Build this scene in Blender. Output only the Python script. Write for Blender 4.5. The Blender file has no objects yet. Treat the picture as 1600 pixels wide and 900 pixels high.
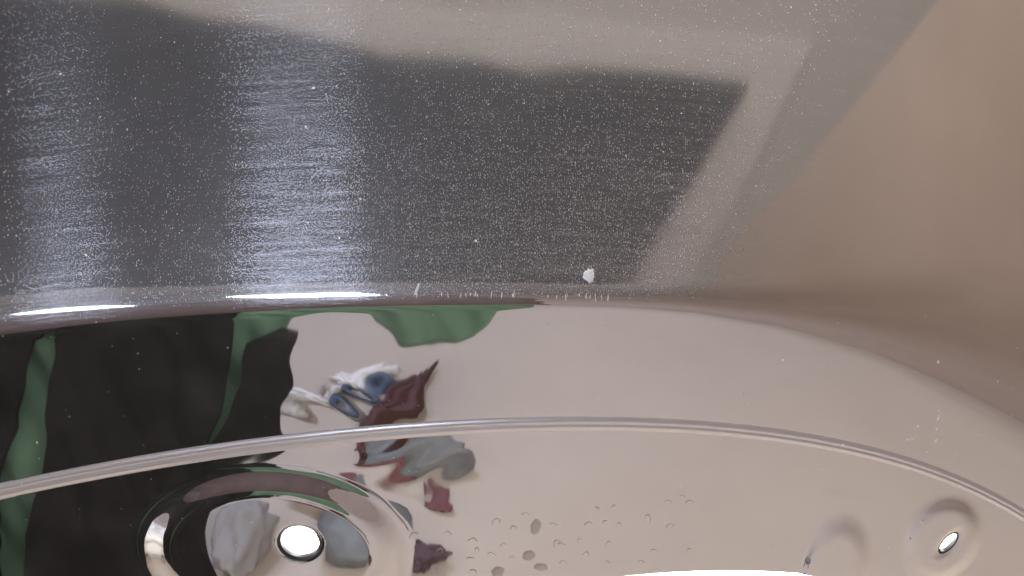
import bpy, bmesh, math, random
import numpy as np
from mathutils import Vector
random.seed(7); rng = np.random.default_rng(7)
scene = bpy.context.scene
col = scene.collection

# ------------------------------------------------------------------ camera, world, lights, exposure
cam_data = bpy.data.cameras.new('camera'); cam = bpy.data.objects.new('camera', cam_data); col.objects.link(cam)
cam.location = (0, -.32 * math.cos(math.radians(25)), .32 * math.sin(math.radians(25)))
cam.rotation_euler = (math.radians(65), 0, 0)
cam_data.sensor_width = 36; cam_data.lens = 36 * .32 / .30
cam_data.clip_start = .01; cam_data.clip_end = 60
scene.camera = cam
world = bpy.data.worlds.new('World'); scene.world = world; world.use_nodes = True
world.node_tree.nodes['Background'].inputs[0].default_value = (.8, .75, .7, 1)
world.node_tree.nodes['Background'].inputs[1].default_value = .02
def area(name, loc, target, size, power, colour=(1, 1, 1)):
    d = bpy.data.lights.new(name, 'AREA'); d.shape = 'RECTANGLE'; d.size, d.size_y = size; d.energy = power; d.color = colour
    o = bpy.data.objects.new(name, d); col.objects.link(o); o.location = loc
    o.rotation_euler = (Vector(target) - Vector(loc)).to_track_quat('-Z', 'Y').to_euler()
    return o
area('room_fill', (.6, 1.1, 1.2), (.4, -1.6, -1), (1.6, .4), 92, (1, .97, .945))  # added light for the whole room, set outside the steel's reflection path
area('bead_fill', (-1.5, -.42, .12), (0, -.02, -.05), (.35, .5), 12, (1, .98, .96))  # invented light from the left, added to brighten the bead
area('board_fill', (0, .06, -.42), (0, .17, -.1), (.5, .05), 30, (1, .99, .97))  # added light hidden behind the panel, turns the board white in the holes
vs = scene.view_settings
vs.view_transform = 'Standard'; vs.look = 'None'; vs.exposure = 0; vs.gamma = 1; vs.use_curve_mapping = False
scene.cycles.max_bounces = 10; scene.cycles.diffuse_bounces = 5; scene.cycles.glossy_bounces = 6
scene.cycles.caustics_reflective = False; scene.cycles.sample_clamp_indirect = 6
scene.cycles.use_denoising = True; scene.cycles.denoiser = 'OPENIMAGEDENOISE'; scene.cycles.denoising_input_passes = 'RGB_ALBEDO_NORMAL'; scene.cycles.denoising_prefilter = 'ACCURATE'

# ------------------------------------------------------------------ helpers
def tag(o, label=None, cat=None, group=None, kind=None):
    for k, v in (('label', label), ('category', cat), ('group', group), ('kind', kind)):
        if v: o[k] = v
    return o
def mesh_obj(name, verts, faces, mat, parent=None, smooth=True):
    me = bpy.data.meshes.new(name); me.from_pydata([tuple(map(float, v)) for v in verts], [], [tuple(map(int, f)) for f in faces])
    if smooth: me.polygons.foreach_set('use_smooth', [True] * len(me.polygons))
    me.materials.append(mat); o = bpy.data.objects.new(name, me); col.objects.link(o)
    if parent: o.parent = parent
    return o
def bm_obj(name, bm, mat, parent=None, smooth=True):
    bmesh.ops.recalc_face_normals(bm, faces=bm.faces[:])
    me = bpy.data.meshes.new(name); bm.to_mesh(me); bm.free()
    if smooth: me.polygons.foreach_set('use_smooth', [True] * len(me.polygons))
    me.materials.append(mat); o = bpy.data.objects.new(name, me); col.objects.link(o)
    if parent: o.parent = parent
    return o
def box(name, lo, hi, mat, parent=None, bevel=0):
    bm = bmesh.new(); bmesh.ops.create_cube(bm, size=1)
    for v in bm.verts:
        v.co = Vector([lo[i] + (hi[i] - lo[i]) * (v.co[i] + .5) for i in range(3)])
    if bevel: bmesh.ops.bevel(bm, geom=bm.edges[:], offset=bevel, segments=3, affect='EDGES', profile=.5)
    return bm_obj(name, bm, mat, parent, smooth=bool(bevel))
def prism(name, poly, z0, z1, mat, parent=None):
    bm = bmesh.new(); vs_ = [bm.verts.new((x, y, z0)) for x, y in poly]
    f = bm.faces.new(vs_); r = bmesh.ops.extrude_face_region(bm, geom=[f])
    for v in r['geom']:
        if isinstance(v, bmesh.types.BMVert): v.co.z = z1
    return bm_obj(name, bm, mat, parent, smooth=False)
def material(name, base, rough=.6, metallic=0, emit=None, noise=0, scale=8):
    m = bpy.data.materials.new(name); m.use_nodes = True; nt = m.node_tree; p = nt.nodes['Principled BSDF']
    p.inputs['Base Color'].default_value = (*base, 1); p.inputs['Roughness'].default_value = rough; p.inputs['Metallic'].default_value = metallic
    if emit:
        p.inputs['Emission Color'].default_value = (*emit[0], 1); p.inputs['Emission Strength'].default_value = emit[1]
    if noise:
        tc = nt.nodes.new('ShaderNodeTexCoord'); n = nt.nodes.new('ShaderNodeTexNoise'); n.inputs['Scale'].default_value = scale; n.inputs['Detail'].default_value = 5
        r = nt.nodes.new('ShaderNodeValToRGB'); nt.links.new(tc.outputs['Object'], n.inputs['Vector']); nt.links.new(n.outputs['Fac'], r.inputs['Fac'])
        r.color_ramp.elements[0].position = .25; r.color_ramp.elements[1].position = .75
        r.color_ramp.elements[0].color = (*[c * (1 - noise) for c in base], 1); r.color_ramp.elements[1].color = (*[min(1, c * (1 + noise)) for c in base], 1)
        nt.links.new(r.outputs['Color'], p.inputs['Base Color'])
    return m

# ------------------------------------------------------------------ steel
def steel_material(name, rough, tail, pits, scratch, base=(.80, .785, .77)):
    m = bpy.data.materials.new(name); m.use_nodes = True; nt = m.node_tree; N = nt.nodes; L = nt.links
    N.remove(N['Principled BSDF']); out = N['Material Output']
    def node(t, **k):
        n = N.new(t)
        for a, b in k.items(): setattr(n, a, b)
        return n
    def math_(op, a, b=None, c=None):
        n = node('ShaderNodeMath', operation=op)
        for i, v in enumerate((a, b, c)):
            if v is None: continue
            if isinstance(v, (int, float)): n.inputs[i].default_value = v
            else: L.new(v, n.inputs[i])
        return n.outputs[0]
    uv = node('ShaderNodeUVMap', uv_map='steel_uv'); wear = node('ShaderNodeAttribute', attribute_name='wear').outputs['Fac']
    def mapped(sx, sy):
        n = node('ShaderNodeMapping'); n.inputs['Scale'].default_value = (sx, sy, 1); L.new(uv.outputs[0], n.inputs[0]); return n.outputs[0]
    def noise(vec, scale, detail=2, dim='2D'):
        n = node('ShaderNodeTexNoise', noise_dimensions=dim); n.inputs['Scale'].default_value = scale; n.inputs['Detail'].default_value = detail
        L.new(vec, n.inputs['Vector']); return n.outputs['Fac']
    pit_amt = node('ShaderNodeAttribute', attribute_name='pits').outputs['Fac']
    brush = noise(mapped(7, 900), 3, 3)
    brush2 = noise(mapped(10, 330), 3, 3)
    brush3 = noise(mapped(16, 1500), 2, 1)
    pit = noise(mapped(1, .8), 1500, 1)
    pitv = math_('MULTIPLY', math_('MAXIMUM', math_('SUBTRACT', pit, .50), 0), 6)
    vor = node('ShaderNodeTexVoronoi', voronoi_dimensions='2D'); vor.inputs['Scale'].default_value = 1800; L.new(mapped(1, .85), vor.inputs['Vector'])
    sep = node('ShaderNodeSeparateColor'); L.new(vor.outputs['Color'], sep.inputs[0])
    keep = math_('GREATER_THAN', sep.outputs[0], math_('MULTIPLY_ADD', pit_amt, -.9, 1.02))
    rad = math_('MULTIPLY_ADD', sep.outputs[1], .22, .20)
    dd = math_('DIVIDE', vor.outputs['Distance'], rad)
    dome = math_('MAXIMUM', math_('SUBTRACT', 1, math_('MULTIPLY', dd, dd)), 0)
    grain = math_('MULTIPLY', math_('MULTIPLY', dome, keep), math_('MULTIPLY_ADD', sep.outputs[2], .55, .2))
    h = math_('ADD', math_('MULTIPLY', pitv, math_('MULTIPLY', pit_amt, pits)), math_('MULTIPLY', brush, math_('ADD', math_('MULTIPLY', wear, scratch), scratch * .2)))
    bump = node('ShaderNodeBump'); bump.inputs['Distance'].default_value = .0001; bump.inputs['Strength'].default_value = 1
    L.new(h, bump.inputs['Height'])
    bump2 = node('ShaderNodeBump'); bump2.inputs['Distance'].default_value = .0001; bump2.inputs['Strength'].default_value = 1
    L.new(math_('ADD', math_('MULTIPLY', math_('MULTIPLY', pitv, pit_amt), pits * 6), math_('MULTIPLY', grain, 1.1)), bump2.inputs['Height'])
    tan = node('ShaderNodeTangent', direction_type='UV_MAP', uv_map='steel_uv')
    def gloss(r, an, nrm, rot=0, tint=None):
        g = node('ShaderNodeBsdfAnisotropic'); g.distribution = 'GGX'; g.inputs['Color'].default_value = (*(tint or base), 1)
        g.inputs['Anisotropy'].default_value = an; g.inputs['Rotation'].default_value = rot; L.new(tan.outputs[0], g.inputs['Tangent'])
        if isinstance(r, (int, float)): g.inputs['Roughness'].default_value = r
        else: L.new(r, g.inputs['Roughness'])
        if nrm: L.new((bump if nrm == 1 else bump2).outputs[0], g.inputs['Normal'])
        return g.outputs[0]
    def mix(f, a, b):
        n = node('ShaderNodeMixShader')
        if isinstance(f, (int, float)): n.inputs[0].default_value = f
        else: L.new(f, n.inputs[0])
        L.new(a, n.inputs[1]); L.new(b, n.inputs[2]); return n.outputs[0]
    sharp = gloss(math_('MULTIPLY_ADD', wear, rough, .018), .5, True)
    wide = gloss(.25, .965, 0)
    dull = gloss(.5, 0, 0)
    fleck = gloss(.3, 0, 2, 0, (.95, .945, .94))
    scuff = node('ShaderNodeAttribute', attribute_name='scuff').outputs['Fac']
    f = math_('MULTIPLY', math_('MULTIPLY', scuff, tail), math_('ADD', math_('MULTIPLY', math_('POWER', brush2, 3.5), 3.6), math_('MULTIPLY', math_('POWER', brush3, 2), 1.0)))
    s1 = mix(f, sharp, wide)
    halo = gloss(.42, .7, 0)
    smudge = math_('MULTIPLY', math_('POWER', noise(mapped(1, 1.6), 38, 5), 3), math_('MULTIPLY_ADD', noise(mapped(5, 700), 3, 3), .9, .1))
    s2 = mix(math_('ADD', math_('MULTIPLY_ADD', wear, .065, .004), math_('MULTIPLY', smudge, .2)), s1, dull)
    s2 = mix(math_('MULTIPLY', scuff, .16), s2, halo)
    s2 = mix(math_('MULTIPLY', math_('MINIMUM', math_('MULTIPLY', grain, 2.6), 1), .5), s2, fleck)
    L.new(s2, out.inputs['Surface'])
    return m
STEEL = steel_material('polished_steel', .03, .6, .02, .004)
SATIN = material('satin_bead', (.84, .81, .79), .2, .55)
RIM = material('hole_edge_dark_reflection', (.05, .048, .047), .4, 0)  # dark base colour stands in for dark surroundings mirrored around each hole
BACK = material('dull_steel', (.4, .4, .4), .5, 1)
# --- SURFACE (metres; X right, Y up, Z towards the viewer)
def _ext(c, X, lo=-.185, hi=.172):
    Xc = np.clip(X, lo, hi)
    d = np.polyder(np.array(c))
    return (np.polyval(c, Xc * 10) + np.polyval(d, Xc * 10) * (X - Xc) * 10) * .1
BEND = [-0.01017, -0.01638, -0.04511, -0.00718, -0.02917]
BEAD = [-0.00303, -0.01056, -0.01528, -0.07949, 0.0386, -0.46983]
CUT = [-0.20031, 0.28938, -1.14345]
TAN = .839
def smooth(v):
    v = np.clip(v, 0, 1)
    return v * v * v * (v * (6 * v - 15) + 10)
def bend_w(X):
    return np.interp(X, [-.2, -.13, -.05, .03, .055, .08, .11, .14, .17, .3], [.0082, .0074, .0055, .0044, .0052, .0085, .016, .027, .038, .04])
BOSSES = [  # cx, cy, rx outer, ry outer, flat fraction, height, tilt x, tilt y, hole (x, y, rx, ry, rot)
    (-.0785, -.0955, .0475, .0345, .64, .0028, 0, 0, (-.0692, -.0905, .0063, .0061, 0)),
    (.1412, -.0915, .0140, .0190, .55, .0010, .0, 0, (.1432, -.0920, 0.0019, .0041, -.45)),
    (.1075, -.1060, .0135, .0270, .5, .0010, 0, 0, None),
]
def boss_r(b, X, Y):
    return np.sqrt(((X - b[0]) / b[2]) ** 2 + ((Y - b[1]) / b[3]) ** 2)
def hole_f(h, X, Y):  # < 0 inside the hole
    c, s = np.cos(h[4]), np.sin(h[4])
    u, v = X - h[0], Y - h[1]
    return np.sqrt(((c * u + s * v) / h[2]) ** 2 + ((c * v - s * u) / h[3]) ** 2) - 1
def cut_f(X, Y):      # < 0 below the lower edge
    return Y - _ext(CUT, X, .03, .13)
def height(X, Y):
    u = Y - _ext(BEND, X); w = bend_w(X)
    v = np.clip((u + w) / (2 * w), 0, 1)
    Z = -TAN * np.where(u > w, u, 2 * w * (v ** 3 - v ** 4 / 2))
    q = (Y - _ext(BEAD, X)) / np.interp(X, [-.17, 0, .1, .17], [.0031, .0027, .0024, .0022])
    Z = Z + (.0009) * np.where(np.abs(q) < 1, np.cos(q * np.pi / 2) ** 2 * (1 + 1.2 * q * q - .6 * np.exp(-(q / .28) ** 2)), 0)
    for b in BOSSES:
        r = boss_r(b, X, Y)
        Z = Z + (b[5] + b[6] * (X - b[0]) + b[7] * (Y - b[1])) * smooth((1 - r) / (1 - b[4]))
        if b[8]:
            f = hole_f(b[8], X, Y) * min(b[8][2], b[8][3])
            Z = Z - .0004 * smooth((.0020 - f) / .0022)
    Z = Z + .00006 * np.sin(X * 61 + 1.3 * np.sin(Y * 37)) * np.sin(Y * 73 + X * 23)
    g = np.exp(-((X + .048) / .03) ** 2 - ((Y + .055) / .03) ** 2)
    Z = Z + g * .00004 * np.sin(X * 250 + 2 * np.sin(Y * 160)) * np.cos(Y * 210 + 1.5 * np.sin(X * 120)) + .000012 * np.sin(Y * 160 + X * 90 + 2 * np.sin(X * 55))
    return Z
def normal(X, Y, e=2e-5):
    hx = (height(X + e, Y) - height(X - e, Y)) / (2 * e)
    hy = (height(X, Y + e) - height(X, Y - e)) / (2 * e)
    n = np.stack([-hx, -hy, np.ones_like(hx)], -1)
    return n / np.linalg.norm(n, axis=-1, keepdims=True)
# --- END SURFACE
# ------------------------------------------------------------------ the pressed steel panel
panel = bpy.data.objects.new('steel_panel', None); col.objects.link(panel)
tag(panel, 'curved polished steel panel with rolled edge, raised bead and bolt holes', 'metal panel')
X0, X1, Y0, Y1, DX = -.235, .235, -.140, .135, .0005
gx = np.arange(X0, X1 + 1e-9, DX)
yb, yr = _ext(BEAD, gx), _ext(BEND, gx)      # grid rows follow the bead and the rolled edge
def seg(a, b, n, last=False):
    return a[:, None] + (b - a)[:, None] * np.linspace(0, 1, n + 1)[None, :(n + 1 if last else n)]
lowest = np.minimum(Y0, yb - .012)
GY = np.concatenate([seg(lowest, yb - .0036, 170), seg(yb - .0036, yb + .0036, 48), seg(yb + .0036, yr - .0085, 90), seg(yr - .0085, yr + .0085, 50), seg(yr + .0085, yr * 0 + Y1, 130, True)], 1).T
GX = np.repeat(gx[None], GY.shape[0], 0)
HOLES = [b[8] for b in BOSSES if b[8]]
def open_f(X, Y):
    f = cut_f(X, Y)
    for h in HOLES: f = np.minimum(f, hole_f(h, X, Y) * min(h[2], h[3]))
    return f
FV = open_f(GX, GY)
ny, nx = GY.shape
idx = np.arange(nx * ny).reshape(ny, nx)
quads = np.stack([idx[:-1, :-1], idx[:-1, 1:], idx[1:, 1:], idx[1:, :-1]], -1).reshape(-1, 4)
fq = FV.ravel()[quads]
inside = (fq >= 0).all(1); crossing = ~inside & (fq >= 0).any(1)
PX, PY = GX.ravel(), GY.ravel()
extra_xy, poly_faces = [], []
def root(a, b):
    fa = open_f(*a)
    lo, hi = (a, b) if fa < 0 else (b, a)
    lo, hi = np.array(lo), np.array(hi)
    for _ in range(18):
        m = (lo + hi) / 2
        if open_f(m[0], m[1]) < 0: lo = m
        else: hi = m
    return hi
cache = {}
for q in quads[crossing]:
    out = []
    for i in range(4):
        a, b = int(q[i]), int(q[(i + 1) % 4]); fa, fb = FV.ravel()[a], FV.ravel()[b]
        if fa >= 0: out.append(a)
        if (fa >= 0) != (fb >= 0):
            k = (min(a, b), max(a, b))
            if k not in cache:
                cache[k] = nx * ny + len(extra_xy); extra_xy.append(root((PX[a], PY[a]), (PX[b], PY[b])))
            out.append(cache[k])
    if len(out) >= 3: poly_faces.append(out)
if extra_xy:
    e = np.array(extra_xy); AX = np.concatenate([PX, e[:, 0]]); AY = np.concatenate([PY, e[:, 1]])
else: AX, AY = PX, PY
AZ = height(AX, AY); AN = normal(AX, AY)
WORLD = np.stack([AX, -AZ, AY], 1); WN = np.stack([AN[:, 0], -AN[:, 2], AN[:, 1]], 1)
AU = AY - _ext(BEND, AX); AW = bend_w(AX)
WEAR = smooth((AU + AW * .55) / (AW * .9)) * (1 - .96 * smooth((AX - .045 - AU * .9) / .045))
PITS = (.12 + .88 * np.exp(-((AX + .005) / .085) ** 2 - (np.maximum(AU, 0) / .045) ** 2)) * smooth((AU + AW * .3) / (AW * .7)) * (1 - smooth((AX - .032 - AU * .85) / .035))
SCUFF = WEAR * (.06 + .94 * np.exp(-np.maximum(AU, 0) / .032))
def classify(X, Y):
    u = Y - _ext(BEND, X); w = bend_w(X)
    q = (Y - _ext(BEAD, X)) / np.interp(X, [-.17, 0, .1, .17], [.0031, .0027, .0024, .0022])
    c = np.where(u > w, 0, np.where(u > -w, 1, np.where(q >= 1, 2, np.where(q > -1, 3, 4))))
    for i, b in enumerate(BOSSES):
        c = np.where((boss_r(b, X, Y) < 1) & (c == 4), 5 + i, c)
    return c
NAMES = ['upper_face', 'rolled_edge', 'front_face', 'raised_bead', 'lower_flange', 'bolt_boss', 'bolt_boss', 'bolt_boss']
qi = quads[inside]; qc = classify(AX[qi].mean(1), AY[qi].mean(1))
pc = np.array([int(classify(np.array([AX[f].mean()]), np.array([AY[f].mean()]))[0]) for f in poly_faces]) if poly_faces else np.zeros(0)
part = {}
for k, nm in enumerate(NAMES):
    fs = qi[qc == k]; pf = [poly_faces[i] for i in np.where(pc == k)[0]]
    flat = np.concatenate([fs.ravel()] + [np.array(f) for f in pf]).astype(int)
    sizes = np.concatenate([np.full(len(fs), 4), [len(f) for f in pf]]).astype(int)
    used, inv = np.unique(flat, return_inverse=True)
    me = bpy.data.meshes.new(nm)
    me.vertices.add(len(used)); me.vertices.foreach_set('co', WORLD[used].astype(np.float32).ravel())
    me.loops.add(len(flat)); me.loops.foreach_set('vertex_index', inv.astype(np.int32))
    me.polygons.add(len(sizes)); me.polygons.foreach_set('loop_start', (np.cumsum(sizes) - sizes).astype(np.int32))
    me.update(calc_edges=True)
    me.polygons.foreach_set('use_smooth', np.ones(len(sizes), bool))
    uvl = me.uv_layers.new(name='steel_uv'); uvl.uv.foreach_set('vector', np.stack([AX[flat], AU[flat]], 1).astype(np.float32).ravel())
    at = me.attributes.new('wear', 'FLOAT', 'POINT'); at.data.foreach_set('value', WEAR[used].astype(np.float32))
    at = me.attributes.new('scuff', 'FLOAT', 'POINT'); at.data.foreach_set('value', SCUFF[used].astype(np.float32))
    at = me.attributes.new('pits', 'FLOAT', 'POINT'); at.data.foreach_set('value', PITS[used].astype(np.float32))
    me.materials.append(SATIN if nm == 'raised_bead' else STEEL)
    me.normals_split_custom_set_from_vertices(WN[used].astype(np.float32))
    o = bpy.data.objects.new(nm, me); col.objects.link(o); o.parent = panel; part[k] = o
tag(part[5], 'large oval boss with a round bolt hole'); tag(part[6], 'small round boss with a slanted slot hole'); tag(part[7], 'shallow boss cut off by the lower edge')
def to_world(x, y, lift=0):
    x = np.asarray(x, float); y = np.asarray(y, float)
    n = normal(x, y); z = height(x, y)
    return np.stack([x + n[..., 0] * lift, -(z + n[..., 2] * lift), y + n[..., 1] * lift], -1)
# wall of each hole, through the sheet, plus a ring painted as dark reflection
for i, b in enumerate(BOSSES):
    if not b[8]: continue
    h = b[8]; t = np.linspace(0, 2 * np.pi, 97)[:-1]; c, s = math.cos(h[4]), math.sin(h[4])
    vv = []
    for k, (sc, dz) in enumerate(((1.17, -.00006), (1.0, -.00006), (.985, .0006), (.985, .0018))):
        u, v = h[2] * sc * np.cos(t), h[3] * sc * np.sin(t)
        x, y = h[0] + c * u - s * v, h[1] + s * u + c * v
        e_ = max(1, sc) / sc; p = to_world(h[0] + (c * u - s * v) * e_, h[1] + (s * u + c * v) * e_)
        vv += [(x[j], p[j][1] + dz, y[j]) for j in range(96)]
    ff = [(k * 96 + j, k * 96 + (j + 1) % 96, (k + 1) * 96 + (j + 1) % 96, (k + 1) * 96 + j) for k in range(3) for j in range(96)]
    mesh_obj('hole_rim_dark_reflection', vv, ff, RIM, part[5 + i])
# back of the sheet
cx_ = np.arange(X0, X1 + 1e-9, .005); cy_ = np.arange(Y0, Y1 + 1e-9, .005); CX, CY = np.meshgrid(cx_, cy_)
bz = height(CX, CY) - .0022; ok = open_f(CX, CY) > .006
bi = np.arange(CX.size).reshape(CX.shape); ff = []
for j in range(CX.shape[0] - 1):
    for i in range(CX.shape[1] - 1):
        if ok[j:j + 2, i:i + 2].all(): ff.append((bi[j, i], bi[j + 1, i], bi[j + 1, i + 1], bi[j, i + 1]))
mesh_obj('back_face', np.stack([CX.ravel(), -bz.ravel(), CY.ravel()], 1), ff, BACK, panel)
# ------------------------------------------------------------------ the room the steel mirrors
FLOOR = material('beige_floor', (.475, .41, .355), .6, noise=.04, scale=3)
WALLM = material('warm_beige_wall', (.42, .345, .297), .7, noise=.05, scale=2)
CEILM = material('grey_beige_ceiling', (.235, .220, .212), .7, noise=.04, scale=3)
DARK = material('charcoal_board', (.018, .022, .030), .6, noise=.15, scale=6)
PALE = material('pale_frame_paint', (.30, .283, .274), .6)
WHITE = material('white_board_paint', (.85, .85, .84), .6)
LED = material('lamp_diffuser', (.9, .9, .9), .5, emit=((.66, .75, 1.0), 38))
FIX = material('lamp_housing', (.7, .7, .7), .5)
BLACKC = material('black_cloth', (.006, .0055, .006), .8, noise=.3, scale=20)
BLACKC.node_tree.nodes['Principled BSDF'].inputs['Specular IOR Level'].default_value = .12
GREENC = material('green_cloth', (.045, .088, .056), .85, noise=.3, scale=9)
BURG = material('burgundy_cloth', (.030, .017, .019), .8, noise=.3, scale=12)
def lathe(name, prof, centre, mat, n=96):
    V = [(centre[0] + r * math.cos(a), centre[1] + r * math.sin(a), z) for r, z in prof for a in np.linspace(0, 2 * math.pi, n + 1)[:-1]]
    F = [(k * n + j, (k + 1) * n + j, (k + 1) * n + (j + 1) % n, k * n + (j + 1) % n) for k in range(len(prof) - 1) for j in range(n)]
    o = mesh_obj(name, V, F, mat); o['kind'] = 'structure'; return o
arc_ = np.linspace(0, math.pi / 2, 28)
lathe('floor', [(.0001, -1), (1, -1), (2.2, -1)], (0, -1.2), FLOOR)
lathe('wall', [(2.2 + 1.3 * math.sin(t), .3 - 1.3 * math.cos(t)) for t in arc_] + [(3.5 * math.cos(t), .3 + 1.7 * math.sin(t)) for t in arc_[1:-1]] + [(.0001, 2.0)], (0, -1.2), WALLM)
o = prism('ceiling_board', [(-2.6, .4), (.8, .4), (1.40, -.18), (.928, -.6), (.679, -.82), (.598, -.913), (.572, -1.26), (.573, -3), (-2.6, -3)], 1.42, 1.44, CEILM)
o['kind'] = 'structure'
dp = bpy.data.objects.new('ceiling_panel', None); col.objects.link(dp); tag(dp, 'charcoal overhead board in a pale frame, mirrored in the upper steel face', 'overhead board')
prism('board', [(-1.5, -.22), (-.881, -.37), (-.525, -.447), (-.251, -.528), (.147, -.546), (.617, -.544), (.528, -.658), (.437, -.791), (.382, -.88), (.335, -.955), (.29, -1.02), (.22, -1.08), (.1, -1.12), (-.36, -1.15), (-.7, -1.12), (-1.1, -1.0), (-1.6, -.9)], 1.405, 1.415, DARK, dp)
prism('frame', [(-1.0, -.30), (-.111, -.455), (.29, -.462), (.81, -.437), (.744, -.554), (.624, -.756), (.50, -.98), (.45, -1.3), (-1.7, -1.3), (-1.7, -.2)], 1.416, 1.419, PALE, dp)
for lo, hi, lab in (((-1.78, -3.0, 1.36), (-1.55, -2.1, 1.40), 'shorter white ceiling lamp, mirrored at the left end of the rolled edge'),
                    ((-.90, -3.0, 1.36), (-.52, -2.1, 1.40), 'longer white ceiling lamp, mirrored in the middle of the rolled edge')):
    lp = bpy.data.objects.new('ceiling_lamp', None); col.objects.link(lp); tag(lp, lab, 'lamp', 'ceiling lamps mirrored in the edge')
    box('housing', lo, hi, FIX, lp); box('diffuser', (lo[0] + .01, lo[1] + .01, lo[2] - .012), (hi[0] - .01, hi[1] - .01, lo[2] - .002), LED, lp)
def cloth(name, rows, mat, label, cat, y0, fold=.006, k=60, n=60, thick=.004, seed=0, jit=.004):
    """rows: (z, x left, x right) from the top down; a hanging cloth with soft folds and thickness"""
    rows = np.array(rows); zs = np.linspace(rows[0, 0], rows[-1, 0], 70)
    xl = np.interp(-zs, -rows[:, 0], rows[:, 1]); xr = np.interp(-zs, -rows[:, 0], rows[:, 2]); m = len(zs)
    s = np.linspace(0, 1, n); X = xl[:, None] + (xr - xl)[:, None] * s; Z = np.repeat(zs[:, None], n, 1)
    X = X + jit * np.sin(Z * 47 + seed) * (np.abs(s - .5) * 2) + jit * .5 * np.sin(Z * 131 + seed * 3) * (np.abs(s - .5) * 2)
    Y = y0 + fold * np.sin(X * k + seed + 1.5 * np.sin(Z * 9 + seed)) + fold * .4 * np.sin(X * k * 2.3 + Z * 21)
    V = np.concatenate([np.stack([X, Y, Z], -1).reshape(-1, 3), np.stack([X, Y + thick, Z], -1).reshape(-1, 3)])
    return solid(name, V, m, n, mat, label, cat)
def solid(name, V, m, n, mat, label, cat):
    I = np.arange(m * n).reshape(m, n); J = I + m * n; F = []
    for a in range(m - 1):
        for b in range(n - 1):
            F.append((I[a, b], I[a, b + 1], I[a + 1, b + 1], I[a + 1, b])); F.append((J[a, b], J[a + 1, b], J[a + 1, b + 1], J[a, b + 1]))
    for a in range(m - 1):
        F.append((I[a, 0], I[a + 1, 0], J[a + 1, 0], J[a, 0])); F.append((I[a, -1], J[a, -1], J[a + 1, -1], I[a + 1, -1]))
    for b in range(n - 1):
        F.append((I[0, b], J[0, b], J[0, b + 1], I[0, b + 1])); F.append((I[-1, b], I[-1, b + 1], J[-1, b + 1], J[-1, b]))
    o = mesh_obj(name, V, F, mat); tag(o, label, cat); return o
cloth('apron', [(-.15, -.446, -.262), (-.349, -.449, -.272), (-.381, -.456, -.282), (-.425, -.470, -.294), (-.463, -.483, -.304), (-.503, -.495, -.318), (-.54, -.507, -.33), (-.9, -.59, -.34)], BLACKC,
      'wide black hanging cloth between two green gaps, mirrored at the left of the front face', 'cloth', -.68, seed=1, jit=.0015)
cloth('cloth_strip', [(-.357, -.226, -.209), (-.372, -.264, -.215), (-.403, -.2765, -.2225), (-.44, -.2885, -.235), (-.471, -.300, -.241), (-.503, -.316, -.244), (-.525, -.33, -.30), (-.60, -.335, -.325), (-.9, -.36, -.33)], BLACKC,
      'narrow black cloth strip right of the wide black cloth', 'cloth', -.678, fold=.003, seed=2, jit=.0012)
cloth('dark_sleeve', [(-.15, -.75, -.44), (-.377, -.75, -.474), (-.425, -.75, -.494), (-.463, -.76, -.514), (-.539, -.78, -.546), (-.60, -.80, -.556), (-.9, -.85, -.582)], BLACKC,
      'black cloth left of the green gap at the left end of the mirror image', 'cloth', -.684, seed=5, jit=.002)
# green shirt: one cloth with a wavy hem
hem = np.array([(-.66, -.9), (-.60, -.9), (-.57, -.9), (-.50, -.9), (-.44, -.6), (-.32, -.56), (-.28, -.50), (-.245, -.40), (-.228, -.372), (-.215, -.352), (-.20, -.316), (-.188, -.312), (-.17, -.352), (-.15, -.382), (-.12, -.403), (-.09, -.412), (-.065, -.409), (-.04, -.394), (-.015, -.362), (.005, -.325), (.02, -.28)])
xs = np.linspace(-.66, .02, 150); hz = np.interp(xs, hem[:, 0], hem[:, 1]); m_ = 40
T = np.linspace(0, 1, m_)[:, None]; ZZ = -.17 + T * (hz[None] + .17); XX = np.repeat(xs[None], m_, 0)
YY = -.722 + .007 * np.sin(XX * 55 + 2 * np.sin(ZZ * 11)) + .003 * np.sin(XX * 130 + ZZ * 40)
solid('green_shirt', np.concatenate([np.stack([XX, YY, ZZ], -1).reshape(-1, 3), np.stack([XX, YY - .004, ZZ], -1).reshape(-1, 3)]), m_, 150, GREENC,
      'green shirt cloth with a wavy hem, mirrored below the rolled edge', 'shirt')
cloth('burgundy_cloth', [(.33, -1.1, -.06), (.15, -1.1, .02), (-.05, -1.1, .03), (-.168, -1.1, .035)], BURG, 'burgundy cloth above the green shirt, mirrored in the rolled edge', 'cloth', -.74, seed=3)
def lump(name, centre, size, mat, label, cat, rough=.25, freq=2.2, seed=0, rot=0):
    bm = bmesh.new(); bmesh.ops.create_icosphere(bm, subdivisions=4, radius=1)
    from mathutils import noise as mn
    for v in bm.verts:
        p = v.co.copy(); d = 1 + rough * mn.noise(p * freq + Vector((seed * 7.1, seed, 0))) + rough * .5 * mn.noise(p * freq * 2.3 + Vector((seed, 3, 1)))
        q = Vector((p.x * size[0], p.y * size[1], p.z * size[2])) * d
        c, s = math.cos(rot), math.sin(rot)
        v.co = Vector((centre[0] + c * q.x - s * q.y, centre[1] + s * q.x + c * q.y, max(centre[2] + q.z, -.999)))
    return tag(bm_obj(name, bm, mat), label, cat)
WC = material('white_cloth', (.80, .79, .79), .8); BL = material('blue_plastic', (.045, .075, .13), .4); RD = material('dark_red_cloth', (.07, .025, .026), .7, noise=.4, scale=20)
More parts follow.
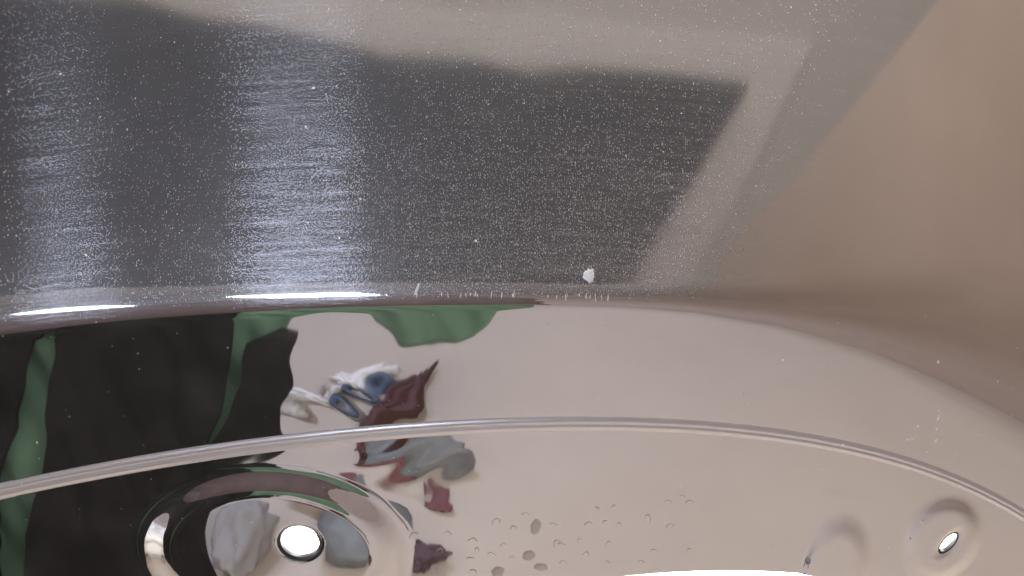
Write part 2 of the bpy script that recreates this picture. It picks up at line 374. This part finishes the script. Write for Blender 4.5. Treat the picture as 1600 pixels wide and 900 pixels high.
GR = material('grey_plastic', (.14, .147, .155), .5, noise=.12, scale=10); MG = material('crimson_cloth', (.15, .05, .06), .7, noise=.4, scale=30); DP = material('dark_purple_cloth', (.06, .03, .045), .7, noise=.4, scale=20)
GT = material('pale_grey_cloth', (.30, .285, .29), .8, noise=.15, scale=14)
lump('crumpled_cloth', (-.42, -1.60, -.985), (.06, .04, .025), WC, 'crumpled white cloth mirrored beside the black cloth', 'cloth', .7, 2.4, 1)
lump('white_rag', (-.315, -1.70, -.985), (.065, .035, .025), WC, 'white rag mirrored above the blue ring', 'cloth', .6, 2.2, 4)
bm = bmesh.new()
R_, r_ = .048, .012
ring = [[bm.verts.new((-.295 + (R_ + r_ * math.cos(b)) * math.cos(a), -1.63 + (R_ + r_ * math.cos(b)) * math.sin(a), -.98 + r_ * math.sin(b))) for b in np.linspace(0, 2 * math.pi, 17)[:-1]] for a in np.linspace(0, 2 * math.pi, 49)[:-1]]
for i in range(48):
    for j in range(16): bm.faces.new((ring[i][j], ring[(i + 1) % 48][j], ring[(i + 1) % 48][(j + 1) % 16], ring[i][(j + 1) % 16]))
tag(bm_obj('blue_ring', bm, BL), 'blue plastic ring mirrored in the middle of the front face', 'ring')
lump('red_bag', (-.222, -1.53, -.975), (.03, .15, .035), RD, 'dark red cloth mirrored just above the bead', 'cloth', .5, 1.8, 2, rot=.29)
lump('grey_case', (-.165, -1.375, -.98), (.09, .035, .035), GR, 'grey soft case mirrored just below the bead', 'case', .25, 1.5, 5, rot=.1)
lump('red_strap', (-.235, -1.36, -.988), (.06, .010, .012), MG, 'crimson strap mirrored left of the grey case', 'strap', .5, 2.0, 6, rot=.35)
lump('crimson_rag', (-.118, -1.275, -.985), (.016, .024, .010), MG, 'small crimson rag mirrored right of the large boss', 'cloth', .5, 2.0, 7, rot=-.5)
lump('purple_rag', (-.145, -1.10, -.985), (.04, .03, .018), DP, 'dark purple rag mirrored below right of the large boss', 'cloth', .5, 2.0, 8, rot=.4)
lump('grey_towel', (-.43, -1.15, -.97), (.04, .075, .03), GT, 'pale grey towel mirrored in the large boss left of its hole', 'towel', .4, 2.0, 9, rot=.1)
lump('burgundy_rag', (-.33, -1.27, -.98), (.065, .025, .02), MG, 'crimson rag mirrored in the large boss above its hole', 'cloth', .5, 2.0, 10, rot=.3)
lump('grey_sack', (-.245, -1.16, -.97), (.075, .085, .04), GR, 'grey sack mirrored in the large boss right of its hole', 'sack', .2, 1.6, 11)
lump('white_sheet', (-1.12, -1.05, -.92), (.45, .42, .2), WC, 'white sheet mirrored in the left side of the large boss', 'sheet', .6, 2.2, 14)
box('white_board', (-.32, .17, -.32), (.32, .19, .06), WHITE); tag(bpy.data.objects['white_board'], 'bright white board seen through the bolt holes of the panel', 'board')

# ------------------------------------------------------------------ wear on the panel
CHIP = material('bare_chip', (.9, .89, .87), .55)
SPOT = material('dried_water', (.60, .575, .56), .3, 1)
def blob(name, x, y, rx, ry, rot, hgt, mat, parent, sides=10, jag=.2):
    c, s = math.cos(rot), math.sin(rot); vv = []
    for k, (sc, l) in enumerate(((1, .00002), (.6, hgt))):
        t = np.linspace(0, 2 * np.pi, sides + 1)[:-1]; j = 1 + jag * rng.uniform(-1, 1, sides)
        u, v = rx * sc * j * np.cos(t), ry * sc * j * np.sin(t)
        vv += list(to_world(x + c * u - s * v, y + s * u + c * v, l))
    vv.append(to_world(x, y, hgt * 1.15))
    n = sides; ff = [(j, (j + 1) % n, n + (j + 1) % n, n + j) for j in range(n)] + [(n + j, n + (j + 1) % n, 2 * n) for j in range(n)]
    return mesh_obj(name, vv, ff, mat, parent, smooth=True)
CRUMB = [(.02291, .00208), (.00913, .07125), (.00057, -.00375)]
bm = bmesh.new(); bmesh.ops.create_icosphere(bm, subdivisions=3, radius=1)
from mathutils import noise as mnoise
p0 = to_world(*CRUMB[0], .0002)
for v in bm.verts:
    p = v.co.copy(); d = 1 + .55 * mnoise.noise(p * 1.7) + .3 * mnoise.noise(p * 4 + Vector((3, 1, 2)))
    q = Vector((p.x * .00165, p.y * .0007, p.z * .00135)) * d
    v.co = Vector((p0[0] + q.x, p0[1] + q.y + q.z * .83, p0[2] + q.z))
tag(bm_obj('crumb', bm, CHIP, smooth=False), 'small white crumb stuck on the dark upper face just above the rolled edge', 'crumb')
TICKS = [(-0.02812, -0.00139), (-0.02811, -0.00255), (-0.01509, -0.00286), (-0.01358, -0.00269), (-0.01226, -0.00252), (-0.01075, -0.00234), (-0.01019, -0.00286), (-0.00302, -0.00269), (0.00019, -0.00286), (0.00057, -0.00235), (0.01622, -0.00289), (0.01585, -0.00323), (0.02189, -0.00308), (0.02302, -0.00325), (0.02453, -0.00275), (0.02472, -0.00397), (0.02642, -0.00327), (0.01981, -0.00273), (0.01321, -0.00323), (-0.00604, -0.00251), (-0.01886, -0.00269), (-0.02075, -0.00253), (0.02831, -0.00363), (0.01056, -0.00305)]
for i, (x, y) in enumerate(TICKS):
    big = i == 0
    blob('scratch', x, y, (.0004 if big else rng.uniform(.00012, .0002)), (.0017 if big else rng.uniform(.0004, .0011)), (-.35 if big else rng.uniform(-.3, .2)), .0001, CHIP, part[1], 8, .3)
DASH = [(0.1243, -0.05243, .0007, .0004), (0.12547, -0.05219, .0006, .0003), (0.13199, -0.04192, .0002, .0004), (0.13225, -0.0447, .0002, .0008), (0.13251, -0.04867, .0002, .0007), (0.13297, -0.05268, .0002, .0007), (0.12633, -0.04749, .0003, .0004), (0.13105, -0.05697, .0004, .0002), (0.08201, -0.02391, .0003, .0004), (0.1295, -0.02539, .0003, .0004), (0.14928, -0.03256, .0002, .0003), (0.01085, -0.01155, .0002, .0002), (0.13333, -0.08284, .0003, .0003), (-0.14895, -0.0534, .0002, .0004)]
for x, y, rx, ry in DASH:
    blob('scratch', x, y, rx * 1.5, ry * 1.3, -.06, .0001, CHIP, part[2] if y > -.0555 else part[4], 8, .3)
SPOTS = [(0.00772, -0.08592), (0.0055, -0.09765), (0.00958, -0.10244), (0.01645, -0.09422), (0.02228, -0.0916), (0.00042, -0.08721), (-0.00521, -0.08413), (-0.02387, -0.09601), (-0.01379, -0.09973), (-0.00677, -0.09763), (-0.02389, -0.10424), (-0.01303, -0.10535), (-0.00469, -0.1043), (-0.00295, -0.0937), (0.0, -0.09871), (0.01336, -0.08566), (0.02525, -0.08564), (0.03024, -0.08513), (0.03485, -0.08564), (0.03145, -0.10081), (0.05015, -0.07627), (0.05458, -0.07453), (0.05739, -0.07654), (0.0441, -0.08284), (0.0465, -0.09631), (0.05814, -0.09659), (0.05155, -0.08567), (0.02735, -0.07952), (0.03313, -0.07901), (0.00436, -0.08133), (0.01474, -0.09291), (0.03159, -0.09342), (-0.01304, -0.09211), (-0.03187, -0.08975), (0.017, -0.10083), (-0.02095, -0.08899), (-0.01162, -0.09604), (0.04249, -0.1008), (0.02434, -0.09764)]
FULL = {0: (.0017, .0031), 1: (.0019, .0023), 2: (.0021, .0017), 10: (.0015, .0026), 12: (.0023, .0020), 3: (.0017, .0020)}
for i, (x, y) in enumerate(SPOTS):
    r = FULL.get(i, (rng.uniform(.0008, .0016), rng.uniform(.001, .002)))
    arc = rng.uniform(2.2, 5.5); a0 = math.pi / 2 - arc / 2 + rng.uniform(-.5, .5)
    n = 18; vv = []
    solid_spot = i in FULL and i != 3
    t = np.linspace(0, 2 * np.pi, n + 1)[:-1] if solid_spot else np.linspace(a0, a0 + arc, n)
    j = 1 + .12 * np.sin(t * 2 + i) + .06 * np.sin(t * 5 + 2 * i)
    for sc, l in ((1, .00002), ((.9, .00006) if solid_spot else (.86, .00005)), ((.3, .00008) if solid_spot else (.72, .00002))):
        e = np.ones(n) if solid_spot else np.sin(np.linspace(.05, math.pi - .05, n)) ** .6
        rr = 1 - (1 - sc) * e if not solid_spot else sc
        vv += list(to_world(x + r[0] * rr * j * np.cos(t), y + r[1] * rr * j * np.sin(t), l * min(1, r[0] / .002)))
    m = n if solid_spot else n - 1
    ff = [(k * n + a, k * n + (a + 1) % n, (k + 1) * n + (a + 1) % n, (k + 1) * n + a) for k in range(2) for a in range(m)]
    if solid_spot: ff.append(tuple(2 * n + a for a in range(n)))
    mesh_obj('water_spot', vv, ff, SPOT, part[4])
# dust: countless specks, one mesh per face group
def dust(n, xr, yr, size, name, parent):
    V, F = [], []
    for _ in range(n):
        x, y = rng.uniform(*xr), rng.uniform(*yr)
        if open_f(np.array(x), np.array(y)) < .002: continue
        s = size * rng.lognormal(0, .45); a = rng.uniform(0, 6.28); k = len(V); st = rng.uniform(1, 2)
        for b in range(4):
            V.append(to_world(x + s * st * math.cos(a + b * 1.571) * (1 if b % 2 else .5), y + s * math.sin(a + b * 1.571), 0.00001))
        V.append(to_world(x, y, s * .7)); F += [(k + b, k + (b + 1) % 4, k + 4) for b in range(4)]
    o = mesh_obj(name, V, F, CHIP, parent, smooth=False); o['kind'] = 'stuff'
dust(420, (-.18, .06), (.003, .10), .00011, 'dust', part[0])
dust(200, (-.19, .19), (-.12, -.006), .00010, 'dust', part[2])
